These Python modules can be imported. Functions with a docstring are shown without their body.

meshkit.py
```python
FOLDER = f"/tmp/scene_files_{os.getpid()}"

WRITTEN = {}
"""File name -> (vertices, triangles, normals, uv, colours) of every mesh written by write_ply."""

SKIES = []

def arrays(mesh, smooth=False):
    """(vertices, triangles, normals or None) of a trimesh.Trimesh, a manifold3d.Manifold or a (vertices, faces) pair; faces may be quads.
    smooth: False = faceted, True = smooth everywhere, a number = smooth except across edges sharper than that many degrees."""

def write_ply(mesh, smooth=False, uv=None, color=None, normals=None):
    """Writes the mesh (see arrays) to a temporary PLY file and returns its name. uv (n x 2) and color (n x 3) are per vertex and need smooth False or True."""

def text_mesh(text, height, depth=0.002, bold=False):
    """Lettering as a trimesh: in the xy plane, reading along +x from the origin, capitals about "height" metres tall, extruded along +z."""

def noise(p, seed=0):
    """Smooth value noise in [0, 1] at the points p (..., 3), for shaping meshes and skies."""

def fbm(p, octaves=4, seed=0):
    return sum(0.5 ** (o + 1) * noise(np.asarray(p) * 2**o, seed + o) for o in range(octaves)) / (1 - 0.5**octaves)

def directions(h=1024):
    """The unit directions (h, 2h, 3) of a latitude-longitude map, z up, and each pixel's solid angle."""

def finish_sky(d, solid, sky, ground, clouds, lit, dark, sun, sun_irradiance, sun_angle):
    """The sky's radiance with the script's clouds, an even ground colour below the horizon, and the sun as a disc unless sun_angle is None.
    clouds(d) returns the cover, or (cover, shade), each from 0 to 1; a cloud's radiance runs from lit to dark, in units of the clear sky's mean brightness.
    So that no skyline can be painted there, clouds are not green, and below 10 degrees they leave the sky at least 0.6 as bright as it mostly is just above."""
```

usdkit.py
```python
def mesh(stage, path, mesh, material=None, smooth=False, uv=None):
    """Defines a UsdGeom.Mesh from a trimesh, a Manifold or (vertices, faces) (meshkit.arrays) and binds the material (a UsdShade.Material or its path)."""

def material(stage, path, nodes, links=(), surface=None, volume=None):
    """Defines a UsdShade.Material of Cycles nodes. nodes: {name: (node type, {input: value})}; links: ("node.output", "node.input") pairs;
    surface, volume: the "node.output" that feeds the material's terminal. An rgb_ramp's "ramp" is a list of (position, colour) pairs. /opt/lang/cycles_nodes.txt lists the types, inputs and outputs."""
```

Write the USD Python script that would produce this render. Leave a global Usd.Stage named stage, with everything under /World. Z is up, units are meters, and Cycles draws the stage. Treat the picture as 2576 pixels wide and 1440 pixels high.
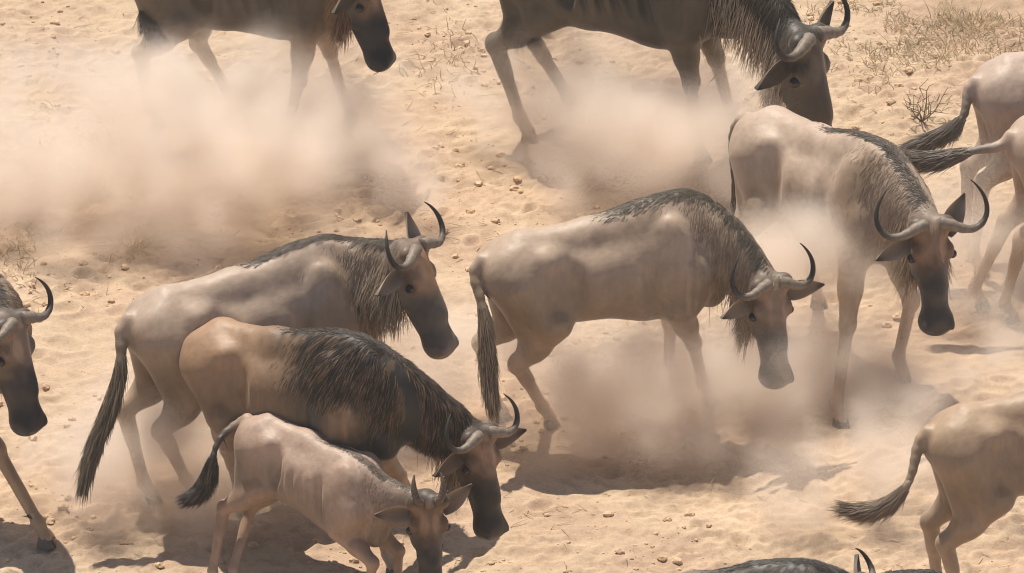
import math, numpy as np, trimesh, usdkit, meshkit
from pxr import Usd, UsdGeom, UsdLux, UsdShade, Sdf, Gf, Vt

stage = Usd.Stage.CreateInMemory()
UsdGeom.SetStageUpAxis(stage, UsdGeom.Tokens.z)
UsdGeom.SetStageMetersPerUnit(stage, 1.0)
UsdGeom.Xform.Define(stage, '/World'); UsdGeom.Scope.Define(stage, '/World/Looks')
rng = np.random.default_rng(7)
V = lambda *a: np.array(a, float)
def unit(v): v = np.asarray(v, float); return v / (np.linalg.norm(v) + 1e-12)

# ------------------------------------------------------------------ camera, sky, sun
TILT, DIST, SPAN = math.radians(24), 50.0, 5.48
CAM = V(0, -DIST * math.cos(TILT), DIST * math.sin(TILT))
CF, CR, CU = V(0, math.cos(TILT), -math.sin(TILT)), V(1, 0, 0), V(0, math.sin(TILT), math.cos(TILT))
cam = UsdGeom.Camera.Define(stage, '/World/camera')
cam.CreateHorizontalApertureAttr(36.0); cam.CreateVerticalApertureAttr(36.0 * 573 / 1024)
cam.CreateFocalLengthAttr(36.0 * DIST / SPAN); cam.CreateClippingRangeAttr(Gf.Vec2f(0.5, 3000))
EXPOSURE = 0.50
cam.CreateExposureAttr(EXPOSURE)
UsdGeom.Xformable(cam).AddTransformOp().Set(Gf.Matrix4d(*CR, 0, *CU, 0, *(-CF), 0, *CAM, 1))

SUN = unit(V(-0.34, 0.50, 1.75))
dome = UsdLux.DomeLight.Define(stage, '/World/sky')
dome.GetPrim().SetCustomDataByKey('kind', 'structure'); dome.GetPrim().SetCustomDataByKey('label', 'clear bright daylight sky above the plain')
dome.GetPrim().SetCustomDataByKey('category', 'sky')
skym = usdkit.material(stage, '/World/Looks/sky_material', {
    's': ('sky_texture', {'sky_type': 'single_scattering', 'sun_disc': False, 'sun_elevation': math.asin(SUN[2]), 'sun_rotation': math.atan2(SUN[0], SUN[1]), 'aerosol_density': 2.0}),
    'b': ('background_shader', {'strength': 0.07})}, [('s.color', 'b.color')], surface='b.background')
UsdShade.MaterialBindingAPI.Apply(dome.GetPrim()).Bind(skym)
sun = UsdLux.DistantLight.Define(stage, '/World/sun')
sun.CreateIntensityAttr(1.16); sun.CreateAngleAttr(0.5); sun.CreateNormalizeAttr(True); sun.CreateColorAttr(Gf.Vec3f(1.0, 0.93, 0.82))
_z = SUN; _x = unit(np.cross(V(0, 0, 1), _z)); _y = np.cross(_z, _x)
UsdGeom.Xformable(sun).AddTransformOp().Set(Gf.Matrix4d(*_x, 0, *_y, 0, *_z, 0, 0, 0, 60, 1))

# survey of the place from the camera station: sighting (px, py) on a 2575 x 1440 field
PW, PC = 2575.0, (1287.5, 720.0)
FOC = PW * DIST / SPAN
def ray(px, py): return unit(CF + CR * (px - PC[0]) / FOC - CU * (py - PC[1]) / FOC)
def at_z(px, py, z=0.0):
    d = ray(px, py); return CAM + d * (z - CAM[2]) / d[2]
def at_depth(px, py, p, dd=0.0):
    d = ray(px, py); return CAM + d * (((p - CAM) @ CF + dd) / (d @ CF))

# ------------------------------------------------------------------ helpers
used = {}
def numbered(parent, name):
    k = used.get((parent, name), 0); used[(parent, name)] = k + 1
    return name if k == 0 else f'{name}_{k:03d}'
def tag(prim, label=None, cat=None, group=None, kind=None):
    for k, v in (('label', label), ('category', cat), ('group', group), ('kind', kind)):
        if v: prim.SetCustomDataByKey(k, v)
    return prim
def path(name, parent=None):
    p = str(parent.GetPath()) if parent is not None else '/World'
    return f'{p}/{numbered(p, name)}'
def obj(name, mesh, mat, parent=None, smooth=False, colors=None, primvar='coat'):
    m = usdkit.mesh(stage, path(name, parent), mesh, mat, smooth=smooth)
    if colors is not None:
        UsdGeom.PrimvarsAPI(m).CreatePrimvar(primvar, Sdf.ValueTypeNames.Color3fArray, 'vertex').Set(Vt.Vec3fArray.FromNumpy(np.asarray(colors, np.float32)))
    return m.GetPrim()
def curves(name, strands, widths, mat, parent=None, colors=None):
    """strands (n, k, 3); widths (k,)"""
    n, k = strands.shape[:2]
    c = UsdGeom.BasisCurves.Define(stage, path(name, parent))
    c.CreateTypeAttr('linear'); c.CreateCurveVertexCountsAttr(Vt.IntArray.FromNumpy(np.full(n, k, np.int32)))
    c.CreatePointsAttr(Vt.Vec3fArray.FromNumpy(strands.reshape(-1, 3).astype(np.float32)))
    c.CreateWidthsAttr(Vt.FloatArray.FromNumpy(np.tile(np.asarray(widths, np.float32), n))); c.SetWidthsInterpolation('vertex')
    if colors is not None:
        UsdGeom.PrimvarsAPI(c).CreatePrimvar('coat', Sdf.ValueTypeNames.Color3fArray, 'uniform').Set(Vt.Vec3fArray.FromNumpy(np.asarray(colors, np.float32)))
    UsdShade.MaterialBindingAPI.Apply(c.GetPrim()).Bind(mat)
    return c.GetPrim()
def mat(name, nodes, links, surface=None, volume=None): return usdkit.material(stage, '/World/Looks/' + name, nodes, links, surface=surface, volume=volume)
def sstep(a, b, x): t = np.clip((x - a) / (b - a), 0, 1); return t * t * (3 - 2 * t)
def mix(a, b, t): t = np.asarray(t)[..., None]; return np.asarray(a) * (1 - t) + np.asarray(b) * t

# ------------------------------------------------------------------ materials
coat_mat = mat('coat', {
    'a': ('attribute', {'attribute': 'coat'}), 'tc': ('texture_coordinate', {}),
    'mp': ('mapping', {'scale': (30, 60, 14)}), 'n': ('noise_texture', {'scale': 1.0, 'detail': 4, 'roughness': 0.65}),
    'n2': ('noise_texture', {'scale': 7.0, 'detail': 3}), 'r': ('rgb_ramp', {'ramp': [(0.25, (0.72, 0.71, 0.70)), (0.55, (1, 1, 1)), (0.8, (1.16, 1.15, 1.13))]}),
    'r2': ('rgb_ramp', {'ramp': [(0.3, (0.86, 0.85, 0.84)), (0.65, (1.06, 1.06, 1.06))]}),
    'm': ('mix_color', {'blend_type': 'multiply', 'fac': 0.5, 'use_clamp': False}), 'm2': ('mix_color', {'blend_type': 'multiply', 'fac': 1.0, 'use_clamp': False}),
    'b': ('bump', {'strength': 0.16, 'distance': 0.006}),
    'p': ('principled_bsdf', {'roughness': 0.52, 'specular_ior_level': 0.36, 'sheen_weight': 0.12, 'sheen_roughness': 0.4, 'sheen_tint': (1, 0.9, 0.8)})},
    [('tc.object', 'mp.vector'), ('mp.vector', 'n.vector'), ('tc.object', 'n2.vector'), ('n.fac', 'r.fac'), ('n2.fac', 'r2.fac'), ('a.color', 'm.a'), ('r.color', 'm.b'),
     ('m.result', 'm2.a'), ('r2.color', 'm2.b'), ('m2.result', 'p.base_color'), ('n.fac', 'b.height'), ('b.normal', 'p.normal')], 'p.BSDF')
hair_mat = mat('hair', {'a': ('attribute', {'attribute': 'coat'}), 'p': ('principled_bsdf', {'roughness': 0.5, 'specular_ior_level': 0.35})}, [('a.color', 'p.base_color')], 'p.BSDF')
horn_mat = mat('horn', {'a': ('attribute', {'attribute': 'coat'}), 'tc': ('texture_coordinate', {}), 'n': ('noise_texture', {'scale': 60, 'detail': 3}),
    'r': ('rgb_ramp', {'ramp': [(0.3, (0.7, 0.7, 0.7)), (0.7, (1.1, 1.1, 1.1))]}), 'm': ('mix_color', {'blend_type': 'multiply', 'fac': 1.0}), 'b': ('bump', {'strength': 0.4, 'distance': 0.004}),
    'p': ('principled_bsdf', {'roughness': 0.55, 'specular_ior_level': 0.35})},
    [('tc.object', 'n.vector'), ('n.fac', 'r.fac'), ('a.color', 'm.a'), ('r.color', 'm.b'), ('m.result', 'p.base_color'), ('n.fac', 'b.height'), ('b.normal', 'p.normal')], 'p.BSDF')
hoof_mat = mat('hoof', {'p': ('principled_bsdf', {'base_color': (0.10, 0.08, 0.06), 'roughness': 0.6})}, [], 'p.BSDF')
eye_mat = mat('eye', {'p': ('principled_bsdf', {'base_color': (0.012, 0.008, 0.006), 'roughness': 0.08})}, [], 'p.BSDF')
ground_mat = mat('dry_earth', {
    'g': ('geometry', {}), 'n1': ('noise_texture', {'scale': 0.9, 'detail': 4, 'roughness': 0.6}), 'n2': ('noise_texture', {'scale': 9, 'detail': 5, 'roughness': 0.65}), 'n3': ('noise_texture', {'scale': 70, 'detail': 4, 'roughness': 0.7}),
    'r1': ('rgb_ramp', {'ramp': [(0.28, (0.39, 0.275, 0.190)), (0.42, (0.48, 0.345, 0.242)), (0.55, (0.51, 0.385, 0.268)), (0.68, (0.58, 0.44, 0.315)), (0.8, (0.49, 0.35, 0.25))]}),
    'r2': ('rgb_ramp', {'ramp': [(0.28, (0.74, 0.70, 0.66)), (0.5, (1, 1, 1)), (0.75, (1.08, 1.07, 1.03))]}),
    'r3': ('rgb_ramp', {'ramp': [(0.25, (0.70, 0.66, 0.62)), (0.5, (1, 1, 1)), (0.8, (1.1, 1.1, 1.1))]}),
    'm1': ('mix_color', {'blend_type': 'multiply', 'fac': 1.0, 'use_clamp': False}), 'm2': ('mix_color', {'blend_type': 'multiply', 'fac': 0.8, 'use_clamp': False}),
    'ad': ('mix_float', {'fac': 0.55}), 'b': ('bump', {'strength': 0.5, 'distance': 0.012}),
    'p': ('principled_bsdf', {'roughness': 0.95, 'specular_ior_level': 0.1, 'diffuse_roughness': 0.5})},
    [('g.position', 'n1.vector'), ('g.position', 'n2.vector'), ('g.position', 'n3.vector'), ('n1.fac', 'r1.fac'), ('n2.fac', 'r2.fac'), ('n3.fac', 'r3.fac'), ('r1.color', 'm1.a'), ('r2.color', 'm1.b'),
     ('m1.result', 'm2.a'), ('r3.color', 'm2.b'), ('m2.result', 'p.base_color'), ('n2.fac', 'ad.a'), ('n3.fac', 'ad.b'), ('ad.result', 'b.height'), ('b.normal', 'p.normal')], 'p.BSDF')
clod_mat = mat('clod', {'o': ('geometry', {}), 'n': ('noise_texture', {'scale': 25, 'detail': 3}), 'r': ('rgb_ramp', {'ramp': [(0.3, (0.40, 0.27, 0.17)), (0.7, (0.58, 0.42, 0.28))]}),
    'p': ('principled_bsdf', {'roughness': 0.95, 'specular_ior_level': 0.1})}, [('o.position', 'n.vector'), ('n.fac', 'r.fac'), ('r.color', 'p.base_color')], 'p.BSDF')
grass_mat = mat('dry_grass', {'a': ('attribute', {'attribute': 'coat'}), 'p': ('principled_bsdf', {'roughness': 0.7, 'specular_ior_level': 0.2})}, [('a.color', 'p.base_color')], 'p.BSDF')

# ------------------------------------------------------------------ the ground: one sheet, trampled, out to the horizon
def lines(a, b, step, far):
    inner = np.arange(a, b + step / 2, step); out, x, d = [], 0.0, step
    while x < far: d *= 1.28; x += d; out.append(x)
    out = np.array(out)
    return np.concatenate([a - out[::-1], inner, b + out])
gx, gy = lines(-3.5, 3.5, 0.0165, 500), lines(-4.9, 5.6, 0.0165, 900)
prints = np.column_stack([rng.uniform(-3.4, 3.4, 420), rng.uniform(-4.6, 5.4, 420), rng.uniform(0.040, 0.075, 420), rng.uniform(0, math.pi, 420), rng.uniform(0.006, 0.026, 420)])
def ground_height(X, Y):
    P = np.stack([X, Y, 0 * X], -1); near = np.exp(-np.maximum(0, np.hypot(X, Y) - 9) / 30)
    h = 0.10 * (meshkit.fbm(P * 0.45, 2, 3) - 0.5) + near * (0.075 * (meshkit.fbm(P * V(1.8, 2.4, 1), 3, 5) - 0.5))
    rough = sstep(0.38, 0.62, meshkit.fbm(P * 0.8, 2, 21))
    c = meshkit.fbm(P * V(8, 8, 1) + 1.6 * meshkit.noise(P * 4, 3)[..., None], 3, 11)
    h = h + near * (0.2 + 0.8 * rough) * 0.055 * np.abs(c - 0.5) ** 0.8
    h = h + near * (0.35 + 0.65 * rough) * 0.034 * (meshkit.fbm(P * V(21, 21, 1), 2, 13) - 0.5)
    return h
X, Y = np.meshgrid(gx, gy, indexing='ij')
H = ground_height(X, Y)
for px, py, r, a, dep in prints:
    i0, i1 = np.searchsorted(gx, [px - 3 * r, px + 3 * r]); j0, j1 = np.searchsorted(gy, [py - 3 * r, py + 3 * r])
    x, y = X[i0:i1, j0:j1] - px, Y[i0:i1, j0:j1] - py
    q = np.hypot((x * math.cos(a) + y * math.sin(a)) / 1.25, (-x * math.sin(a) + y * math.cos(a))) / r
    H[i0:i1, j0:j1] += dep * (-np.exp(-(q / 0.75) ** 4) + 0.55 * np.exp(-((q - 1.25) / 0.35) ** 2))
nI, nJ = X.shape
ii, jj = np.meshgrid(np.arange(nI - 1), np.arange(nJ - 1), indexing='ij'); b0 = (ii * nJ + jj).ravel()
gf = np.column_stack([b0, b0 + nJ, b0 + nJ + 1, b0 + 1])
gv = np.column_stack([X.ravel(), Y.ravel(), H.ravel()])
tag(obj('ground', (gv, gf), ground_mat, smooth=True), 'trampled dry sandy earth with hoof prints and clods', 'ground', kind='structure')
from scipy.interpolate import RegularGridInterpolator
_gi = RegularGridInterpolator((gx, gy), H, bounds_error=False, fill_value=0.0)
def gz(x, y): return float(_gi((x, y)))

# ------------------------------------------------------------------ organic bodies: smooth union of tapered limbs -> one continuous mesh
def cone(a, b, r1, r2, k=0.04, t='trunk', flat=None, q=1.0): return dict(kind='c', a=np.asarray(a, float), b=np.asarray(b, float), r1=r1, r2=r2, k=k, t=t, flat=None if flat is None else unit(flat), q=q)
def ell(c, r, R=np.eye(3), k=0.04, t='trunk', neg=False): return dict(kind='e', c=np.asarray(c, float), r=np.asarray(r, float), R=np.asarray(R, float), k=k, t=t, neg=neg)
def rot_y(d): a = math.radians(d); return np.array([[math.cos(a), 0, -math.sin(a)], [0, 1, 0], [math.sin(a), 0, math.cos(a)]])  # columns: local axes; +d raises the nose
def sdf(p, P):
    if p['kind'] == 'c':
        A = P - p['a']; ab = p['b'] - p['a']
        t = np.clip((A @ ab) / (ab @ ab), 0, 1); d = A - t[..., None] * ab
        if p['flat'] is not None:
            w = d @ p['flat']; d = d + (w * (1 / p['q'] - 1))[..., None] * p['flat']
        return (np.linalg.norm(d, axis=-1) - (p['r1'] + (p['r2'] - p['r1']) * t)) * (0.8 if p['flat'] is not None else 1)
    L = (P - p['c']) @ p['R']; k0 = np.linalg.norm(L / p['r'], axis=-1); k1 = np.linalg.norm(L / p['r'] ** 2, axis=-1)
    return k0 * (k0 - 1) / (k1 + 1e-9)
def bounds(p):
    if p['kind'] == 'c':
        r = max(p['r1'], p['r2']); return np.minimum(p['a'], p['b']) - r, np.maximum(p['a'], p['b']) + r
    e = np.sqrt(((p['R'] * p['r']) ** 2).sum(1)); return p['c'] - e, p['c'] + e
def skin(prims, h):
    lo = np.min([bounds(p)[0] for p in prims], 0) - 3 * h; hi = np.max([bounds(p)[1] for p in prims], 0) + 3 * h
    n = np.ceil((hi - lo) / h).astype(int) + 1
    ax = [lo[i] + h * np.arange(n[i]) for i in range(3)]
    D = np.full(n, 0.5, np.float32)
    for p in prims:
        m = 0.09 + p['k']; a, b = bounds(p)
        i0 = np.maximum(((a - m - lo) / h).astype(int), 0); i1 = np.minimum(((b + m - lo) / h).astype(int) + 2, n)
        sl = tuple(slice(i0[i], i1[i]) for i in range(3))
        G = np.stack(np.meshgrid(*[ax[i][sl[i]] for i in range(3)], indexing='ij'), -1)
        d = sdf(p, G); o = D[sl]; k = p['k']
        if p.get('neg'):
            hh = np.clip(0.5 - 0.5 * (o + d) / k, 0, 1); D[sl] = o * (1 - hh) - d * hh + k * hh * (1 - hh)
        else:
            hh = np.clip(0.5 + 0.5 * (d - o) / k, 0, 1); D[sl] = d * (1 - hh) + o * hh - k * hh * (1 - hh)
    S = D < 0
    c = np.zeros(np.array(n) - 1, np.int16)
    corners = list(np.ndindex(2, 2, 2)); sh = lambda A, o: A[o[0]:A.shape[0] - 1 + o[0], o[1]:A.shape[1] - 1 + o[1], o[2]:A.shape[2] - 1 + o[2]]
    for o in corners: c += sh(S, o)
    cells = np.argwhere((c > 0) & (c < 8))
    dv = np.stack([D[tuple((cells + o).T)] for o in corners], 1)
    acc = np.zeros((len(cells), 3)); cnt = np.zeros(len(cells))
    for a in range(8):
        for b in range(a + 1, 8):
            oa, ob = np.array(corners[a]), np.array(corners[b])
            if np.abs(oa - ob).sum() != 1: continue
            m = (dv[:, a] < 0) != (dv[:, b] < 0)
            t = dv[m, a] / (dv[m, a] - dv[m, b])
            acc[m] += oa + t[:, None] * (ob - oa); cnt[m] += 1
    v = lo + h * (cells + acc / cnt[:, None])
    idx = np.full(np.array(n) - 1, -1, np.int64); idx[tuple(cells.T)] = np.arange(len(cells))
    faces = []
    for axis in range(3):
        u, w = [(1, 2), (2, 0), (0, 1)][axis]
        s0 = [slice(None)] * 3; s1 = [slice(None)] * 3; s0[axis] = slice(0, -1); s1[axis] = slice(1, None)
        e = np.argwhere(S[tuple(s0)] != S[tuple(s1)])
        e = e[(e[:, u] > 0) & (e[:, w] > 0) & (e[:, u] < n[u] - 1) & (e[:, w] < n[w] - 1)]
        du = np.zeros(3, int); du[u] = 1; dw = np.zeros(3, int); dw[w] = 1
        qd = np.stack([idx[tuple((e - o).T)] for o in (du + dw, dw, np.zeros(3, int), du)], 1)
        flip = ~S[tuple(e.T)]
        qd[flip] = qd[flip][:, ::-1]
        faces.append(qd[(qd >= 0).all(1)])
    f = np.vstack(faces)
    return v, f
def tube(pts, rad, sides=10, cap=True, flat=None):
    pts = np.asarray(pts, float); n = len(pts); T = np.gradient(pts, axis=0); T /= np.linalg.norm(T, axis=1, keepdims=True)
    a = np.cross(T[0], V(0, 0, 1) if abs(T[0][2]) < 0.9 else V(1, 0, 0)); N = []
    for t in T: a = unit(a - t * (a @ t)); N.append(a)
    N = np.array(N); B = np.cross(T, N); th = np.arange(sides) * 2 * math.pi / sides
    rad = np.broadcast_to(rad, n)
    v = pts[:, None] + rad[:, None, None] * (np.cos(th)[None, :, None] * N[:, None] + np.sin(th)[None, :, None] * B[:, None])
    i, j = np.meshgrid(np.arange(n - 1), np.arange(sides), indexing='ij'); j2 = (j + 1) % sides
    q = np.stack([i * sides + j, i * sides + j2, (i + 1) * sides + j2, (i + 1) * sides + j], -1).reshape(-1, 4)
    v = np.vstack([v.reshape(-1, 3), pts[0], pts[-1]]); f = np.vstack([q[:, [0, 1, 2]], q[:, [0, 2, 3]]])
    k = np.arange(sides); k2 = (k + 1) % sides
    f = np.vstack([f, np.column_stack([np.full(sides, n * sides), k2, k]), np.column_stack([np.full(sides, n * sides + 1), (n - 1) * sides + k, (n - 1) * sides + k2])])
    return v, f
def spline(P, n):
    from scipy.interpolate import CubicSpline
    P = np.asarray(P, float); s = np.r_[0, np.cumsum(np.linalg.norm(np.diff(P, axis=0), axis=1))]
    return CubicSpline(s, P)(np.linspace(0, s[-1], n))
def ik(a, b, l1, l2, bend):
    d = b - a; L = np.linalg.norm(d); Lm = min(L, (l1 + l2) * 0.999); u = d / L
    x = (l1 * l1 - l2 * l2 + Lm * Lm) / (2 * Lm); y = math.sqrt(max(l1 * l1 - x * x, 1e-6))
    x *= L / Lm
    w = unit(bend - u * (bend @ u)); return a + u * x + w * y

# ------------------------------------------------------------------ wildebeest
def unit_rows(a): return a / np.linalg.norm(a, axis=1, keepdims=True)
def rand_noise(P, s, seed): return meshkit.fbm(P * np.asarray(s, float), 3, seed)

WARM = V(1.02, 0.965, 0.90)
def wildebeest(label, hump, yaw, s=1.0, pitch=0.0, poll=None, near=True, face=(-60, 72), roll=0, hooves={}, tail=None, tail_r=0.03, tuft=(0.5, 1), back=(0.42, 0.32, 0.25),
               flank=(0.30, 0.22, 0.155), dark=(0.07, 0.055, 0.04), cape=0.0, mane=1.0, legc=(0.33, 0.24, 0.165), face_dark=(0.018, 0.016, 0.016), brow=(0.20, 0.115, 0.065), ears=((0.15, -0.25, 1.0), (0.15, -0.25, 1.0)), horns=0.80, crest_w=0.032, fdust=0.0,
               neck_len=0.50, young=False, seed=1, grid=0.0125, group=None, head=1.0, stripes=1.0, dust=0.0, name='wildebeest', lean=0.0, tail_hair=1.0, beard_c=(0.42, 0.32, 0.22), hump_h=1.30, tail_c=None, fur=0, bulk=1.0, patch=0.0):
    r = np.random.default_rng(seed); back, flank = tuple(np.array(back) * WARM), tuple(np.array(flank) * WARM)
    cy, sy = math.cos(math.radians(yaw)), math.sin(math.radians(yaw)); cp, sp = math.cos(math.radians(pitch)), math.sin(math.radians(pitch))
    Rz = np.array([[cy, -sy, 0], [sy, cy, 0], [0, 0, 1.0]])
    Rp = rot_y(pitch)
    pivot = V(-0.5, 0, 0.0) if pitch < 0 else V(0.3, 0, 0)
    anch = V(0.34, 0, hump_h + 0.07)
    al = pivot + Rp @ (anch - pivot)                              # pitched anchor, in body units
    w0 = at_z(*hump, al[2] * s); root = w0 - Rz @ (al * s); root[2] = 0.0
    root[2] = gz(root[0], root[1]) * 0.5
    W = lambda p: root + (np.asarray(p) * s) @ Rz.T               # body units -> world
    Linv = lambda w: ((np.asarray(w) - root) @ Rz) / s
    PI_ = lambda p: pivot + Rp @ (np.asarray(p, float) - pivot)   # pitch the trunk
    RT = Rp
    T = []
    E = lambda c, rr, ang=0, **k: T.append(ell(PI_(c), rr, RT @ rot_y(ang), **k))
    C = lambda a, b, r1, r2, **k: T.append(cone(PI_(a), PI_(b), r1, r2, **k))
    dz = hump_h - 1.30
    E((0.22, 0, 0.945), (0.36, 0.195 * bulk, 0.275 * bulk)); E((-0.10, 0, 0.935), (0.42, 0.205 * bulk, 0.225 * bulk), 4, k=0.08)
    E((-0.38, 0, 1.00), (0.28, 0.145, 0.16), k=0.07)
    E((0.32, 0, 1.12 + dz * 0.7), (0.31, 0.095, 0.205 + dz * 0.4), -4, k=0.09)
    C((0.38, 0, 1.25 + dz), (-0.10, 0, 1.165), 0.07, 0.075, k=0.08); C((-0.10, 0, 1.165), (-0.44, 0, 1.125), 0.07, 0.085, k=0.07); C((-0.44, 0, 1.125), (-0.60, 0, 1.055), 0.080, 0.045, k=0.05)
    E((0.50, 0, 0.89), (0.12, 0.11, 0.20), 20, k=0.07)
    for sd in (-1, 1):
        E((-0.435, sd * 0.075, 1.005), (0.195, 0.108, 0.155), -20, k=0.05)
        E((0.36, sd * 0.120, 0.99), (0.125, 0.080, 0.27), 14, k=0.065)
        E((-0.33, sd * 0.125, 1.095), (0.05, 0.04, 0.035), 0, k=0.09)
        E((-0.22, sd * 0.205, 1.0), (0.06, 0.06, 0.17), 10, k=0.06, neg=True)       # hollow before the thigh
        E((0.175, sd * 0.215, 0.97), (0.028, 0.035, 0.22), 12, k=0.05, neg=True)     # behind the shoulder
        for q, xx in enumerate((-0.12, -0.04, 0.04, 0.11)): E((xx, sd * 0.225, 0.94), (0.016, 0.018, 0.17), 14, k=0.03, neg=True)
    # legs
    hoof_at = []
    default = {'fr': (0.40, -0.13), 'fl': (0.36, 0.13), 'hr': (-0.62, -0.12), 'hl': (-0.58, 0.12)}
    for key, dflt in default.items():
        sd = -1 if key[1] == 'r' else 1; hv = hooves.get(key); lift = 0.0
        if hv is None: hp = V(*dflt, 0.0); hp = Linv(V(*W(hp)[:2], 0)); wz = gz(*W(hp)[:2]); hp[2] = (wz - root[2]) / s
        elif hv[0] == 'px':
            lift = hv[3] if len(hv) > 3 else 0.0; w = at_z(hv[1], hv[2], lift); w[2] = gz(w[0], w[1]) + lift; hp = Linv(w)
        else:
            lift = hv[2] if len(hv) > 2 else 0.0; hp = V(hv[0], hv[1], 0); w = W(hp); hp[2] = (gz(w[0], w[1]) - root[2]) / s + lift
        pfwd = V(0.05, 0, 0.0)
        if key[0] == 'f':
            el = PI_((0.34, sd * 0.12, 0.77)); ft = hp + V(-0.035 - 0.35 * lift, 0, 0.115)
            kn = ik(el, ft, 0.325, 0.345, V(1, 0, 0.1))
            C((0.42, sd * 0.12, 0.96), (0.36, sd * 0.125, 0.79), 0.10, 0.07, k=0.06, t='leg')
            T.append(cone(el, el + (kn - el) * 0.55, 0.082, 0.058, k=0.04, t='leg')); T.append(cone(el + (kn - el) * 0.5, kn, 0.060, 0.041, k=0.03, t='leg'))
            T.append(ell(kn + V(0.004, 0, 0), (0.041, 0.039, 0.052), k=0.02, t='leg')); T.append(cone(kn, ft, 0.034, 0.0275, k=0.02, t='leg'))
        else:
            stf = PI_((-0.33, sd * 0.13, 0.755)) + V(0.10 * np.clip(hp[0] + 0.60, -0.4, 0.5), 0, 0); ft = hp + V(-0.045 - 0.3 * lift, 0, 0.12)
            hk = ik(stf, ft, 0.36, 0.425, V(-1, 0, 0.05))
            C((-0.46, sd * 0.085, 0.97), (-0.36, sd * 0.125, 0.77), 0.130, 0.085, k=0.05, t='thigh')
            T.append(cone(PI_((-0.535, sd * 0.075, 0.975)), stf * 0.45 + hk * 0.55, 0.085, 0.060, k=0.05, t='thigh'))
            T.append(cone(stf, stf + (hk - stf) * 0.6, 0.088, 0.064, k=0.05, t='leg')); T.append(cone(stf + (hk - stf) * 0.5, hk, 0.072, 0.047, k=0.035, t='leg'))
            T.append(ell(hk + V(-0.012, 0, 0.005), (0.038, 0.032, 0.055), k=0.02, t='leg')); T.append(cone(hk, hk + (ft - hk) * 0.4, 0.042, 0.034, k=0.02, t='leg')); T.append(cone(hk, ft, 0.035, 0.029, k=0.02, t='leg'))
        T.append(ell(ft, (0.033, 0.030, 0.038), k=0.02, t='leg')); tip = hp + V(0.0, 0, 0.045)
        T.append(cone(ft, tip, 0.027, 0.033, k=0.015, t='leg')); hoof_at.append((hp, ft, lift))
    # neck and head
    nb = PI_((0.44, 0, 1.08 + dz * 0.6))
    if poll is None: pl = nb + V(0.45, 0, -0.05)
    else:
        o = Linv(CAM); d = Linv(CAM + ray(*poll)) - o; d /= np.linalg.norm(d); m = (nb - o) @ d; perp = np.linalg.norm(o + d * m - nb)
        hlf = math.sqrt(max(neck_len ** 2 - perp ** 2, 0)); pl = o + d * (m - hlf if near else m + hlf)
        if perp > neck_len * 1.25: print('NECK', label[:30], round(perp, 2))
    phi = math.radians(face[0] - yaw); pt = math.radians(face[1]); hz = V(math.cos(phi), math.sin(phi), 0)
    f = hz * math.cos(pt) - V(0, 0, math.sin(pt)); u = hz * math.sin(pt) + V(0, 0, math.cos(pt)); l = np.cross(u, f)
    ro = math.radians(roll); l, u = l * math.cos(ro) + u * math.sin(ro), u * math.cos(ro) - l * math.sin(ro)
    hs = (1.16 if young else 1.04) * head; hv1, hv2 = r.uniform(0.85, 1.2), r.uniform(0.9, 1.08)
    HP = lambda a, b, c=0.0: pl + hs * (f * a + u * b + l * c)
    HR = np.column_stack([f, u, l])
    HE = lambda c, rr, **k: T.append(ell(HP(*c), np.array(rr) * hs, HR, t=k.pop('t', 'head'), **k))
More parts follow.
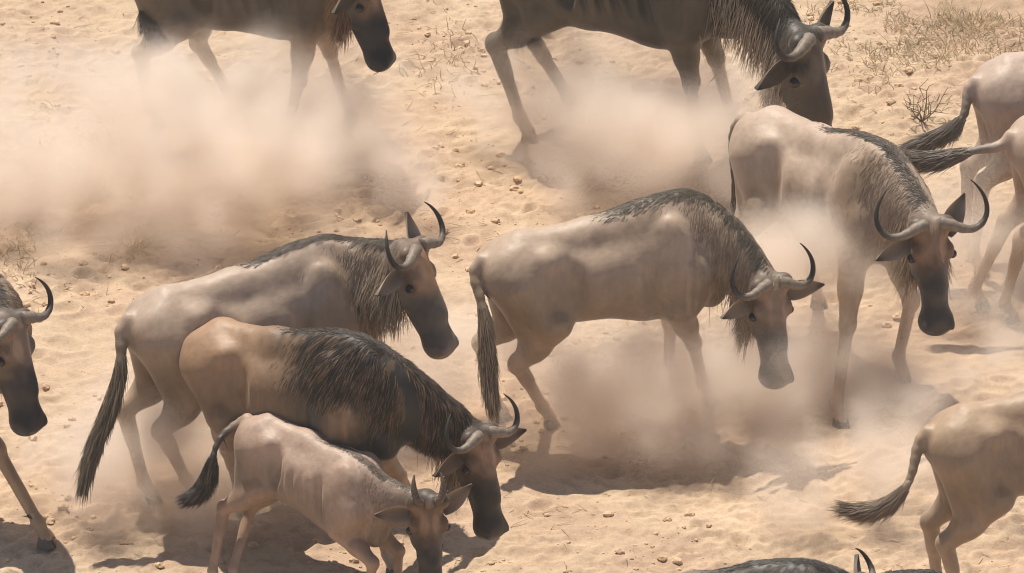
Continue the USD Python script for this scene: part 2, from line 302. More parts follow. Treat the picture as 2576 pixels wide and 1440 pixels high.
    HC = lambda a, b, r1, r2, **k: T.append(cone(HP(*a), HP(*b), r1 * hs, r2 * hs, t='head', **k))
    back_of_head = HP(0.07, -0.12)
    c1 = nb + V(0.20, 0, -0.02) + lean * V(0, 1, 0); ns = [(1 - t) ** 2 * nb + 2 * t * (1 - t) * (c1 * 0.6 + (nb + back_of_head) * 0.2) + t * t * back_of_head for t in np.linspace(0, 1, 5)]
    nr = np.array([0.225, 0.19, 0.155, 0.128, 0.105]) * (0.85 if young else 1.0)
    for i in range(4):
        ax_ = unit(ns[i + 1] - ns[i]); lat = unit(np.cross(V(0, 0, 1), ax_))
        T.append(cone(ns[i], ns[i + 1], nr[i], nr[i + 1], k=0.06, t='neck', flat=lat, q=0.62))
    HE((0.07, -0.085, 0), (0.115, 0.085, 0.085), k=0.04)
    HC((0.06, -0.075), (0.30, -0.07), 0.078, 0.064, k=0.03); HC((0.30, -0.07), (0.46, -0.075), 0.062, 0.060, k=0.03)
    HC((0.12, -0.165), (0.44, -0.12), 0.055, 0.042, k=0.04)
    HC((0.06, -0.030), (0.34, -0.026), 0.040, 0.036, k=0.03)
    HE((0.475, -0.09, 0), (0.070, 0.068, 0.086), k=0.035)
    for sd in (-1, 1):
        HE((0.17, -0.125, sd * 0.055), (0.11, 0.075, 0.038), k=0.03); HE((0.145, -0.040, sd * 0.076), (0.045, 0.028, 0.030), k=0.025)
        HE((0.02, -0.025, sd * 0.065), (0.045, 0.038, 0.05), k=0.03); HE((0.50, -0.048, sd * 0.05), (0.035, 0.024, 0.028), k=0.02)
        HE((0.530, -0.048, sd * 0.050), (0.012, 0.016, 0.012), k=0.02, neg=True, t='nostril')
        HE((0.168, -0.060, sd * 0.108), (0.020, 0.020, 0.016), k=0.012, neg=True, t='socket')
    # tail stem
    tb = PI_((-0.635, 0, 1.085)); tw = W(tb)
    if tail is None: tpts = [tb, tb + V(-0.08, 0, -0.06), tb + V(-0.10, 0, -0.35), tb + V(-0.06, 0, -0.70)]
    else: tpts = [tb, tb + PI_((-0.035, 0, -0.045)) - PI_((0, 0, 0))] + [Linv(at_depth(px, py, tw, dd)) for px, py, dd in tail]
    tp = spline(tpts, 24)
    for i in range(0, 12, 2): T.append(cone(tp[i], tp[i + 2], 0.034 - 0.0015 * i, 0.034 - 0.0015 * (i + 2), k=0.03 if i == 0 else 0.012, t='tail'))
    for p in T: pass
    v, fc = skin(T, grid * (0.8 if young else 1.0))
    # regions
    dist = np.stack([sdf(p, v) for p in T if not p.get('neg')], 1); tags = np.array([p['t'] for p in T if not p.get('neg')])
    dm = {t: dist[:, tags == t].min(1) for t in set(tags)}; dmin = dist.min(1)
    wt = {t: np.exp(-np.maximum(d - dmin, 0) / 0.02) for t, d in dm.items()}; tot = sum(wt.values()); wt = {t: w / tot for t, w in wt.items()}
    tri = trimesh.Trimesh(v, np.vstack([fc[:, [0, 1, 2]], fc[:, [0, 2, 3]]]), process=False)
    trimesh.smoothing.filter_taubin(tri, lamb=0.5, nu=0.52, iterations=6); v = np.array(tri.vertices); nrm = np.array(tri.vertex_normals)
    v = v + nrm * (0.010 * (rand_noise(v, (6, 6, 5), seed) - 0.5) * (0.3 + wt['trunk'])[:, None].clip(0, 1) + 0)[:, :1] if False else v + nrm * ((0.012 * (rand_noise(v, (7, 7, 4.5), seed) - 0.5) + 0.006 * (rand_noise(v, (20, 20, 12), seed + 3) - 0.5)) * (0.25 + 0.75 * (wt['trunk'] + wt['neck'])))[:, None]
    bx = (v - pivot) @ RT + pivot                                  # unpitched body coordinates
    hc = (v - pl) @ HR / hs
    # coat
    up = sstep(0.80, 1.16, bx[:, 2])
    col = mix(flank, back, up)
    fwd = sstep(-0.05, 0.55, bx[:, 0])
    st = rand_noise(bx, (24, 24, 1.5), seed + 1); streak = sstep(0.53, 0.66, st) * fwd * stripes * sstep(0.55, 0.75, bx[:, 2])
    col = mix(col, np.array(flank) * 0.62, sstep(0.45, 0.62, rand_noise(bx + V(3, 0, 0), (17, 17, 1.2), seed + 2)) * fwd * 0.5 * stripes)
    col = mix(col, np.minimum(np.array(back) * 1.12, 0.6), streak * 0.6)
    if cape > 0:                                                   # dark cape over hump, shoulder and neck
        fine = rand_noise(bx, (27, 27, 1.5), seed + 5) - 0.5
        cm = sstep(-0.06, 0.26, bx[:, 0] - 0.02 + 0.30 * (bx[:, 2] - 1.05) + 0.42 * fine)
        mid = np.array(flank) * 0.62
        col = mix(col, mid, cape * sstep(-0.34, 0.10, bx[:, 0] + 0.25 * (bx[:, 2] - 1.05) + 0.3 * fine) * 0.75 * (1 - wt['leg']))
        st2 = sstep(0.57, 0.66, rand_noise(bx + V(5, 0, 0), (30, 30, 1.6), seed + 6))
        col = mix(col, dark, cape * cm * (1 - 0.65 * st2) * (1 - wt['leg']))
    col = mix(col, np.array(flank) * 0.80, 0.55 * wt['neck'] * (cape < 0.5))
    if patch > 0:
        pm = sstep(0.17, 0.03, np.abs(bx[:, 0] - 0.38) + 0.10 * (st - 0.5)) * sstep(0.86, 1.02, bx[:, 2] + 0.35 * (st - 0.5)) * sstep(1.34, 1.24, bx[:, 2])
        col = mix(col, (0.20, 0.135, 0.08), patch * pm)
    crest = sstep(crest_w * 1.3, crest_w * 0.6, np.abs(bx[:, 1])) * sstep(1.17, 1.25, bx[:, 2] + 0.10 * sstep(0.30, 0.6, bx[:, 0])) * sstep(-0.12, 0.10, bx[:, 0]) * (bx[:, 0] < 0.55)
    # nape line along the neck curve
    nsd = np.array(ns); dn = np.full(len(v), 9.0); topn = np.zeros(len(v))
    for t in np.linspace(0, 1, 14):
        i = min(int(t * 4), 3); c = nsd[i] + (nsd[i + 1] - nsd[i]) * (t * 4 - i); ax_ = unit(nsd[i + 1] - nsd[i]); lat = unit(np.cross(V(0, 0, 1), ax_)); upn = np.cross(ax_, lat)
        if upn[2] < 0: upn = -upn
        rr = np.interp(t, np.linspace(0, 1, 5), nr); dd = np.linalg.norm(v - (c + upn * rr), axis=1); dn = np.minimum(dn, dd)
    nape = sstep(0.050, 0.018, dn) * wt['neck']
    manem = np.clip(np.maximum(crest * 0.9, nape), 0, 1) * mane * (1 - wt['head'])
    col = mix(col, dark, manem)
    col = mix(col, legc, np.clip(wt['leg'] * 1.0, 0, 1) * sstep(0.85, 0.6, v[:, 2]))
    col = mix(col, np.array(dark) * 0.7 + np.array(legc) * 0.3, 0.55 * sstep(-0.66, -0.74, bx[:, 0]) * sstep(0.75, 0.85, bx[:, 2]) * (1 - wt['tail']))
    tc = np.array(dark if tail_c is None else tail_c)
    col = mix(col, tc, wt['tail'] * sstep(0.0, 0.2, np.linalg.norm(v - tb, axis=1)) * 0.9)
    hw = wt['head'] if 'head' in wt else 0
    skc = np.array(flank) * 0.9
    hcol = mix(np.broadcast_to(skc, (len(v), 3)), brow, sstep(-0.12, -0.04, hc[:, 1]) * sstep(0.34, 0.20, hc[:, 0]))
    nh = rand_noise(hc, (14, 14, 14), seed + 7) - 0.5
    hcol = mix(hcol, np.minimum(np.array(brow) * 1.7 + 0.03, 0.5), sstep(0.03, 0.0, np.abs(np.abs(hc[:, 2]) - 0.035) + 0.06 * nh) * sstep(0.05, 0.10, hc[:, 0]) * sstep(0.25, 0.18, hc[:, 0]) * sstep(-0.05, -0.02, hc[:, 1]) * 0.7)
    hcol = mix(hcol, face_dark, np.maximum(sstep(0.12, 0.29, hc[:, 0] + 0.16 * nh) * sstep(-0.15, -0.09, hc[:, 1] + 0.25 * sstep(0.2, 0.45, hc[:, 0]) ), sstep(0.40, 0.46, hc[:, 0])))
    hcol = mix(hcol, (0.30, 0.235, 0.175), fdust * (0.7 + 0.6 * nh + 0.5 * sstep(0.3, 0.5, hc[:, 0])))
    hcol = mix(hcol, dark, sstep(0.05, 0.0, hc[:, 0] - 0.02 * nh) * 0.8)
    hcol = mix(hcol, np.array(face_dark) * 1.5, 0.6 * sstep(0.055, 0.02, np.linalg.norm(hc - V(0.168, -0.06, 0.1), axis=1)) + 0.6 * sstep(0.055, 0.02, np.linalg.norm(hc - V(0.168, -0.06, -0.1), axis=1)))
    col = mix(col, hcol, hw)
    dustc = np.array((0.46, 0.345, 0.25))
    dusty = np.clip(dust + 0.45 * sstep(0.50, 0.08, v[:, 2]), 0, 1) * (0.6 + 0.8 * (rand_noise(v, (5, 5, 5), seed + 9) - 0.2))
    col = mix(col, dustc, np.clip(dusty, 0, 0.95) * (1 - 0.6 * hw))
    col = np.clip(col, 0.008, 0.7)
    # ---- assemble
    x = UsdGeom.Xform.Define(stage, path(name)); prim = tag(x.GetPrim(), label, 'wildebeest', group or 'wildebeest of the herd crossing the dusty ground')
    x.AddTranslateOp().Set(Gf.Vec3d(*root)); x.AddRotateZOp().Set(yaw); x.AddScaleOp().Set(Gf.Vec3f(s, s, s))
    body = obj('body', (v, tri.faces), coat_mat, prim, smooth=True, colors=col)
    for hp, ft, lift in hoof_at:
        parts = []
        for sd in (-1, 1):
            m = trimesh.convex.convex_hull(np.vstack([np.array([[-0.035, sd * 0.003, 0], [0.052, sd * 0.006, 0], [0.030, sd * 0.034, 0], [-0.03, sd * 0.036, 0], [-0.028, sd * 0.004, 0.055], [0.022, sd * 0.005, 0.055], [0.010, sd * 0.030, 0.055], [-0.024, sd * 0.030, 0.055], [0.045, sd * 0.02, 0.012]])]))
            parts.append(m)
        m = trimesh.util.concatenate(parts); m.vertices += hp; obj('hoof', m, hoof_mat, prim)
    for sd in (-1, 1):
        eye = trimesh.creation.icosphere(3, 0.0215 * hs); eye.vertices += HP(0.168, -0.060, sd * 0.100); obj('eye', eye, eye_mat, prim, smooth=True)
        if horns > 0:
            if young: hp_ = [(0.02, -0.01, 0.05), (0.01, 0.01, 0.075), (-0.04, 0.02, 0.10), (-0.10, 0.02, 0.105), (-0.15, 0.01, 0.095)]; rad = [0.026, 0.024, 0.020, 0.014, 0.004]
            else: hp_ = [(0.015, 0.0, 0.035), (0.030, 0.012, 0.10), (0.052, 0.012, 0.165), (0.050, 0.006, 0.225), (0.012, 0.002, 0.272), (-0.045, 0.0, 0.285), (-0.105, 0.0, 0.265), (-0.165, -0.005, 0.215)]; rad = [0.034, 0.031, 0.024, 0.0185, 0.015, 0.012, 0.008, 0.0025]
            hp_ = np.array(hp_) * V(horns * hv1, horns, horns * hv2); n = 36; c = spline(hp_, n); tt = np.linspace(0, 1, n); rr = np.interp(tt, np.linspace(0, 1, len(rad)), rad) * (1 + 0.06 * np.sin(tt * 55 + seed) * (tt < 0.55)) * hs * 0.88
            pts = np.array([HP(a, b, sd * cc) for a, b, cc in c]); hv_, hf = tube(pts, rr, 12)
            if sd < 0 and False: hf = hf[:, ::-1]
            tc_ = np.r_[np.repeat(tt, 12), 0, 1]; hcl = mix(np.broadcast_to(np.array((0.20, 0.158, 0.12)), (len(hv_), 3)), (0.03, 0.024, 0.02), sstep(0.22, 0.60, tc_))
            if young: hcl = hcl * 0 + np.array((0.10, 0.07, 0.05))
            obj('horn', (hv_, hf), horn_mat, prim, smooth=True, colors=hcl)
        # ear: a cupped leaf; direction given in (down the face, out of the face, sideways)
        ed = ears[0 if sd < 0 else 1]; base = HP(0.075, -0.085, sd * 0.075); dirn = unit(f * ed[0] + u * ed[1] + l * sd * ed[2]); cupn = unit(u * 0.8 + f * 0.3 - dirn * ((u * 0.8 + f * 0.3) @ dirn)); wide = np.cross(dirn, cupn)
        L_ = 0.215; nt, nw = 12, 9; ev = []
        for layer in (0, 1):
            for i in range(nt):
                t = i / (nt - 1); wdt = 0.052 * math.sin(math.pi * min(0.12 + 0.88 * t, 1) ** 0.85) + 0.003
                for j in range(nw):
                    q = -1 + 2 * j / (nw - 1); off = 0.032 * q * q * (1 - 0.6 * t) - (0.007 * (1 - q * q) if layer else 0) + 0.02 * t * t
                    ev.append(base + hs * (dirn * L_ * t + wide * wdt * q + cupn * off))
        ef = []
        for layer in (0, 1):
            for i in range(nt - 1):
                for j in range(nw - 1):
                    a = layer * nt * nw + i * nw + j; qd = [a, a + 1, a + nw + 1, a + nw]; ef.append(qd if layer == 0 else qd[::-1])
        for i in range(nt - 1):
            for j in (0, nw - 1):
                a = i * nw + j; b_ = a + nt * nw; qd = [a, a + nw, b_ + nw, b_]; ef.append(qd if j == 0 else qd[::-1])
        ev = np.array(ev); tcol = np.tile(np.repeat(np.linspace(0, 1, nt), nw), 2); lay = np.repeat([0, 1], nt * nw); qcol = np.tile(np.abs(np.linspace(-1, 1, nw)), nt * 2)
        ecol = mix(np.broadcast_to(np.array(back) * 0.9, (len(ev), 3)), np.array(dark) * 1.3, np.where(lay == 0, 0.75 * (1 - qcol ** 2), 0.1) ); ecol = mix(ecol, dark, 0.8 * sstep(0.75, 1.0, tcol))
        obj('ear', (ev, np.array(ef)), coat_mat, prim, smooth=True, colors=ecol)
    # hair: mane, beard, tail
    A = tri.area_faces; fcs = tri.faces
    def sample(weight, n):
        w = A * weight[fcs].mean(1)
        if w.sum() <= 0: return None
        fi = r.choice(len(fcs), n, p=w / w.sum()); b = r.dirichlet((1, 1, 1), n); fv = fcs[fi]
        return (v[fv] * b[..., None]).sum(1), nrm[fv].mean(1), (col[fv] * b[..., None]).sum(1)
    def strands(P, Dir, length, sag, k=6, curl=0.0):
        t = np.linspace(0, 1, k)[None, :, None]; L = length[:, None, None]; Dn = Dir / (np.linalg.norm(Dir, axis=1, keepdims=True) + 1e-9)
        jit = r.normal(0, 1, (len(P), 1, 3)) * curl
        return P[:, None] + L * (Dn[:, None] * t + V(0, 0, -1) * sag * t * t + jit * t * t)
    if fur:
        w_ = np.clip(1 - 0.75 * wt['leg'] - wt['tail'] - 0.5 * wt['head'], 0.05, 1); P, N, cl = sample(w_, fur)
        D0 = V(-0.8, 0, -0.75) + r.normal(0, 0.16, P.shape); D0 = D0 - N * (D0 * N).sum(1)[:, None]; D0 = unit_rows(D0) + N * 0.16
        onhead = np.linalg.norm(P - (pl + f * 0.2), axis=1) < 0.36
        D0 = np.where(onhead[:, None], f * 0.9 + N * 0.12 + r.normal(0, 0.12, P.shape), D0)
        Ln = r.uniform(0.012, 0.030, fur) * np.where(onhead, 0.5, 1) * (0.8 if young else 1)
        tone = 0.82 + 0.36 * r.random(fur) * (0.6 + 0.8 * rand_noise(P, (9, 9, 3), seed + 31))
        curves('coat_hair', strands(P, D0, Ln, 0.12, 3, 0.06), [0.0028, 0.0024, 0.0007], hair_mat, prim, np.clip(cl * tone[:, None], 0.008, 0.7))
    if mane > 0:
        n = int(3500 * mane); sm = sample(manem ** 1.5 * (0.4 + 0.6 * wt['neck']), n)
        if sm:
            P, N, _ = sm; backd = -(V(1, 0, 0) @ np.eye(3)); D0 = V(-0.85, 0, -0.10) + np.sign(P[:, 1:2]) * V(0, 0.35, 0) * r.random((n, 1)) + r.normal(0, 0.13, P.shape); D0 = unit_rows(D0 - N * (D0 * N).sum(1)[:, None]) + N * r.uniform(0.1, 0.45, (n, 1))
            Ln = r.uniform(0.015, 0.042, n) * (0.6 if young else 1.0)
            cc = mix(np.broadcast_to(np.array(dark), (n, 3)), np.array(flank) * 0.8, r.random(n) ** 3)
            curves('mane', strands(P, D0, Ln, 0.45, 6, 0.08), [0.0022, 0.0022, 0.002, 0.0016, 0.0012, 0.0005], hair_mat, prim, cc)
    if cape > 0 or stripes > 0:                                     # long neck and shoulder hair hanging down the side
        side = sstep(0.02, 0.07, np.abs(bx[:, 1])) * sstep(-0.12, 0.45, bx[:, 0]) ** 1.5 * (wt['neck'] + (0.5 if cape > 0.5 else 0.0) * wt['trunk'] * sstep(0.95, 1.15, bx[:, 2])) * (1 - wt['head'])
        n = int(9000 * (0.3 + cape)); sm = sample(side, n)
        if sm:
            P, N, cl = sm; D0 = V(-0.34, 0, -0.95) + r.normal(0, 0.09, P.shape) + 0.5 * (rand_noise(P, (6, 6, 6), seed + 40) - 0.5)[:, None] * V(1, 0, 0); D0 = unit_rows(D0 - N * (D0 * N).sum(1)[:, None]) + N * 0.13; Ln = r.uniform(0.05, 0.13, n) * (0.6 if young else 1.0) * (0.55 if cape > 0.5 else 0.3)
            pick = r.random(n)[:, None]; cc = np.where(pick < 0.12 * cape, np.array(dark) * 1.1, np.where(pick < 0.90 - 0.12 * cape, cl * r.uniform(0.8, 1.12, (n, 1)), np.minimum(np.array(back) * (0.9 if cape > 0.5 else 1.1), 0.55)))
            curves('neck_hair', strands(P, D0, Ln, 0.07, 5, 0.03), [0.0019, 0.0019, 0.0017, 0.0012, 0.0004], hair_mat, prim, cc)
    if not young:
        chin = (wt['head'] * sstep(-0.13, -0.17, hc[:, 1]) * sstep(0.27, 0.15, hc[:, 0]) + wt['neck'] * sstep(0.10, 0.03, np.abs(bx[:, 1] * 0 + ((v - pl) @ l))) * sstep(-0.12, -0.22, hc[:, 1]) * sstep(-0.30, -0.15, hc[:, 0]) * 0.22)
        sm = sample(np.clip(chin, 0, 1) * (nrm[:, 2] < 0.25), 1800)
        if sm:
            P, N, _ = sm; D0 = N * 0.25 + V(-0.05, 0, -1) + r.normal(0, 0.10, P.shape); Ln = r.uniform(0.06, 0.17, 1800)
            cc = mix(np.broadcast_to(np.array(beard_c), (1800, 3)), np.array(flank) * 0.7, r.random(1800) ** 2.5)
            curves('beard', strands(P, D0, Ln, 0.15, 6, 0.08), [0.003, 0.003, 0.0028, 0.0024, 0.0018, 0.0006], hair_mat, prim, cc)
    if tail_hair > 0:
        n = int(2200 * tail_hair); t0 = r.uniform(tuft[0], 0.97, n); idx = t0 * 23; i0 = np.minimum(idx.astype(int), 22); fr = (idx - i0)[:, None]
        P = tp[i0] * (1 - fr) + tp[i0 + 1] * fr; Tn = tp[i0 + 1] - tp[i0]; Tn /= np.linalg.norm(Tn, axis=1, keepdims=True)
        prof = np.sin(math.pi * np.clip((t0 - tuft[0]) / (1.02 - tuft[0]), 0, 1)) ** 0.5 * tail_r * 0.75 + 0.008
        off = r.normal(0, 1, (n, 3)); off -= Tn * (off * Tn).sum(1)[:, None]; off /= np.linalg.norm(off, axis=1)[:, None]; off *= (np.sqrt(r.random(n)) * prof)[:, None]
        P = P + off; D0 = Tn + off * 1.5 + r.normal(0, 0.06, P.shape); Ln = r.uniform(0.07, 0.17, n) * (0.7 if young else 1.0) * tuft[1]
        cc = mix(np.broadcast_to(tc, (n, 3)), np.array(flank) * 0.9, r.random(n) ** 4)
        tprim = tag(obj('tail_core', tube(tp[int(tuft[0] * 23):], np.interp(np.linspace(0, 1, 24 - int(tuft[0] * 23)), [0, 0.4, 0.8, 1], [0.020, tail_r * 0.55, tail_r * 0.5, 0.004]), 9), hair_mat, prim, smooth=True, colors=np.tile(tc, (9 * (24 - int(tuft[0] * 23)) + 2, 1))))
        curves('tail_hair', strands(P, D0, Ln, 0.08, 5, 0.06), [0.003, 0.003, 0.0028, 0.002, 0.0006], hair_mat, prim, cc)
    return prim

# ------------------------------------------------------------------ the herd
herd = dict()
wildebeest('wildebeest at the upper left, only belly, legs and black muzzle showing over the dust', (775, -225), -6, 1.03, bulk=1.12, poll=(925, -78), face=(-22, 72), hooves={'fr': ('px', 735, 385), 'fl': ('px', 880, 295), 'hr': ('px', 395, 325), 'hl': ('px', 590, 265)},
           back=(0.15, 0.115, 0.08), flank=(0.088, 0.068, 0.048), dark=(0.05, 0.042, 0.03), cape=0.3, seed=11, face_dark=(0.008, 0.008, 0.010), beard_c=(0.22, 0.12, 0.06), tail=((380, -100, 0), (380, -20, 0), (395, 60, 0)))
wildebeest('big dark shaggy wildebeest at the top with lowered grey head, legs veiled by dust', (1735, -250), -19, 1.16, bulk=1.22, poll=(2045, 85), face=(-36, 76), hooves={'fr': ('px', 1765, 410), 'fl': ('px', 1850, 330), 'hr': ('px', 1330, 365), 'hl': ('px', 1450, 310)},
           back=(0.14, 0.11, 0.08), flank=(0.08, 0.065, 0.046), dark=(0.035, 0.03, 0.024), cape=0.8, seed=12, face_dark=(0.075, 0.06, 0.046), brow=(0.10, 0.075, 0.055), head=1.14, legc=(0.12, 0.095, 0.065), ears=((0.25, -0.25, 1.0), (-0.6, 0.0, 0.7)), neck_len=0.70, tail=((1345, -160, 0), (1330, -60, 0), (1325, 60, 0)))
wildebeest('pale wildebeest walking towards the camera, wide black horns, brown shoulder patch', (2205, 335), -52, 1.06, pitch=-2, poll=(2345, 555), face=(-74, 70), hooves={'fr': ('px', 2115, 1075), 'fl': ('px', 2270, 960), 'hr': ('px', 1900, 830), 'hl': ('px', 2060, 760)},
           patch=0.85, back=(0.40, 0.318, 0.258), flank=(0.24, 0.186, 0.136), dark=(0.055, 0.045, 0.036), cape=0.0, seed=13, ears=((0.35, 0.0, 0.95), (-0.85, 0.1, 0.45)), dust=0.12, horns=0.90, brow=(0.17, 0.085, 0.045), face_dark=(0.028, 0.026, 0.026))
wildebeest('dusty tan wildebeest in the middle, side on, dark crest, head turned to camera', (1690, 462), 15, 1.03, poll=(1945, 705), face=(-62, 76), hooves={'fr': ('px', 1785, 1010), 'fl': ('px', 1700, 960), 'hr': ('px', 1385, 1075), 'hl': ('px', 1265, 1060)},
           tail=((1205, 740, 0), (1225, 880, 0), (1240, 1020, 0)), tail_r=0.045, tuft=(0.25, 0.8), tail_c=(0.22, 0.165, 0.12), back=(0.37, 0.29, 0.228), flank=(0.22, 0.168, 0.115), dark=(0.075, 0.062, 0.046), cape=0.0, seed=14, ears=((0.25, 0.1, 1.0), (-0.05, 0.2, 1.0)), dust=0.10, crest_w=0.06, brow=(0.23, 0.145, 0.095), face_dark=(0.045, 0.042, 0.04), fdust=0.18, horns=0.8)
wildebeest('pale wildebeest with long hanging tail and rufous forehead, behind the brown black-maned one', (803, 585), 23, 1.06, poll=(1050, 615), near=True, face=(-28, 66), hooves={'hl': ('px', 385, 1275), 'hr': ('px', 490, 1260), 'fr': ('px', 850, 1130), 'fl': ('px', 930, 1090)},
           tail=((305, 880, 0), (275, 1030, 0), (215, 1215, 0)), tail_r=0.045, tuft=(0.15, 0.8), tail_c=(0.13, 0.105, 0.075), patch=0.35, back=(0.37, 0.295, 0.24), flank=(0.20, 0.155, 0.112), dark=(0.07, 0.055, 0.042), cape=0.0, seed=15, ears=((0.15, -0.25, 1.0), (-0.95, 0.0, 0.1)), brow=(0.32, 0.15, 0.065), neck_len=0.56, face_dark=(0.06, 0.05, 0.04), fdust=0.3, horns=0.8)
wildebeest('brown wildebeest with a black mane spread over hump and neck, beside the calf', (880, 820), -34, 1.0, poll=(1215, 1085), face=(-48, 74), hooves={'hr': ('px', 620, 1290), 'hl': ('px', 700, 1230), 'fr': ('px', 990, 1440), 'fl': ('px', 1090, 1370)},
           back=(0.30, 0.20, 0.13), flank=(0.155, 0.105, 0.066), dark=(0.030, 0.026, 0.022), cape=1.0, seed=16, horns=0.8, ears=((0.3, -0.1, 1.0), (-0.05, 0.15, 1.0)), face_dark=(0.022, 0.018, 0.016), neck_len=0.62, tail=((560, 900, 0.1), (580, 1000, 0.2), (600, 1100, 0.3)))
wildebeest('small pinkish calf with spike horns and black tail tuft before the brown cow', (915, 1150), -38, 0.75, pitch=-12, poll=(1078, 1255), face=(-78, 74), hooves={'hr': ('px', 548, 1475), 'hl': ('px', 600, 1470), 'fr': ('px', 930, 1560), 'fl': ('px', 1010, 1500)},
           tail=((555, 1100, 0), (530, 1180, 0), (465, 1255, 0)), tail_r=0.075, tuft=(0.5, 1), bulk=1.12, back=(0.36, 0.272, 0.222), flank=(0.19, 0.146, 0.112), dark=(0.03, 0.026, 0.022), cape=0.0, mane=0.6, seed=17, young=True, stripes=0.4, ears=((-0.1, 0.1, 1.0), (-0.5, 0.1, 0.6)), legc=(0.30, 0.20, 0.14), brow=(0.15, 0.085, 0.046), head=1.08, neck_len=0.50, hump_h=1.22)
wildebeest('dark-faced wildebeest entering at the left edge, one foreleg striding forward', (-100, 640), -22, 1.08, poll=(42, 800), face=(-38, 74), hooves={'fr': ('px', 115, 1385), 'fl': ('px', -60, 1300), 'hr': ('px', -620, 1230), 'hl': ('px', -500, 1180)},
           back=(0.38, 0.28, 0.21), flank=(0.22, 0.16, 0.11), dark=(0.04, 0.034, 0.028), cape=0.3, seed=18, ears=((0.3, -0.3, 0.9), (0.4, -0.5, 0.6)), brow=(0.20, 0.13, 0.09), legc=(0.28, 0.185, 0.11), neck_len=0.60)
wildebeest('pale rump of a wildebeest cut by the upper right edge, standing farther back', (2890, 30), 16, 1.0, poll=(3250, 160), face=(-20, 60), tail=((2425, 285, 0), (2375, 335, 0), (2290, 375, 0)), tail_r=0.05, tuft=(0.35, 0.9), tail_c=(0.13, 0.11, 0.085), back=(0.41, 0.33, 0.28), flank=(0.30, 0.235, 0.185), seed=19)
wildebeest('nearer pale wildebeest rump at the right edge, grey tail flicked straight left', (2990, 170), 14, 1.0, poll=(3350, 300), face=(-20, 60), tail=((2470, 375, 0), (2400, 392, 0), (2290, 395, 0)), tail_r=0.055, tuft=(0.4, 0.9), tail_c=(0.16, 0.135, 0.11), back=(0.41, 0.322, 0.262), flank=(0.31, 0.23, 0.17), seed=20, hooves={'hr': ('px', 2545, 800), 'hl': ('px', 2470, 770)})
wildebeest('brown wildebeest at the lower right edge, tail curling out to the left', (2820, 905), 12, 1.0, poll=(3150, 1050), face=(-20, 60), tail=((2290, 1200, 0), (2240, 1262, 0), (2140, 1278, 0)), tail_r=0.045, tuft=(0.45, 0.8), tail_c=(0.22, 0.165, 0.115), back=(0.34, 0.25, 0.175), flank=(0.22, 0.165, 0.115), dark=(0.05, 0.04, 0.03), seed=21, hooves={'hr': ('px', 2440, 1560), 'hl': ('px', 2380, 1510)}, legc=(0.28, 0.205, 0.14))
wildebeest('dark back and horn tips of a wildebeest at the bottom edge', (1990, 1388), -5, 1.0, poll=(2165, 1462), near=False, face=(-15, 60), back=(0.20, 0.17, 0.15), flank=(0.16, 0.13, 0.11), dark=(0.05, 0.045, 0.04), cape=0.8, seed=22, horns=0.7, ears=((-0.6, 0, 0.8), (-0.6, 0, 0.8)))

wildebeest('dark mane of another wildebeest cut by the bottom edge, right of the horn tips', (2315, 1416), -8, 0.95, poll=(2560, 1560), face=(-20, 62), back=(0.12, 0.10, 0.08), flank=(0.10, 0.085, 0.07), dark=(0.035, 0.03, 0.025), cape=0.9, seed=23)

# ------------------------------------------------------------------ kicked-up dust
dust_mat = mat('airborne_dust', {'d': ('diffuse_bsdf', {'color': (0.93, 0.855, 0.775)}), 't': ('translucent_bsdf', {'color': (0.93, 0.855, 0.775)}), 'm': ('mix_closure', {'fac': 0.5})},
    [('d.BSDF', 'm.closure1'), ('t.BSDF', 'm.closure2')], 'm.closure')
def dust_cloud(label, px, py, z, rad, dens, seed, cover=0.0):
    """Tiny mineral flakes in the air: puffs of flakes, gathered where a noise field is dense; dens = optical depth through the middle."""
    r = np.random.default_rng(100 + seed); c = at_z(px, py, z); rad = np.asarray(rad, float)
    q = r.normal(0, 1, (6000, 3)); q *= (r.random(6000) ** (1 / 2.4) / np.linalg.norm(q, axis=1))[:, None]; P = c + q * rad
    keep = (meshkit.fbm((P + 0.25 * meshkit.noise(P * 2.5, seed)[:, None]) * V(1.7, 1.9, 2.6) + seed * 7.1, 3, seed) + cover > r.uniform(0.40, 0.60, 6000)) & (P[:, 2] > 0.02)
    area = 0.75 * math.pi * rad[0] * (rad[1] * math.sin(TILT) + rad[2] * math.cos(TILT)) * 0.8
    K = 14000; n = min(int(0.80 * dens * area / (K * 5.2e-7)), keep.sum()); P = P[keep][:n]; n = len(P)
    pi = UsdGeom.PointInstancer.Define(stage, path('dust_cloud'))
    g = np.clip(r.normal(0, 1, (K, 3)), -2.6, 2.6) * 0.06; a = unit_rows(r.normal(0, 1, (K, 3))); b = unit_rows(np.cross(a, r.normal(0, 1, (K, 3)))); e = 0.0015 / math.sqrt(3)
    tri = np.stack([g + e * a, g + e * (-0.5 * a + 0.866 * b), g + e * (-0.5 * a - 0.866 * b)], 1).reshape(-1, 3)
    m = usdkit.mesh(stage, str(pi.GetPath()) + '/dust_puff', (tri, np.arange(3 * K).reshape(-1, 3)), dust_mat)
    pi.CreatePrototypesRel().SetTargets([m.GetPath()]); pi.CreateProtoIndicesAttr(Vt.IntArray.FromNumpy(np.zeros(n, np.int32)))
    pi.CreatePositionsAttr(Vt.Vec3fArray.FromNumpy(P.astype(np.float32))); sc = r.uniform(0.7, 1.5, n)
    pi.CreateScalesAttr(Vt.Vec3fArray.FromNumpy(np.repeat(sc[:, None], 3, 1).astype(np.float32)))
    qu = unit_rows(r.normal(0, 1, (n, 4))); pi.CreateOrientationsAttr(Vt.QuathArray([Gf.Quath(*map(float, x)) for x in qu]))
    tag(pi.GetPrim(), label, 'dust', kind='stuff')
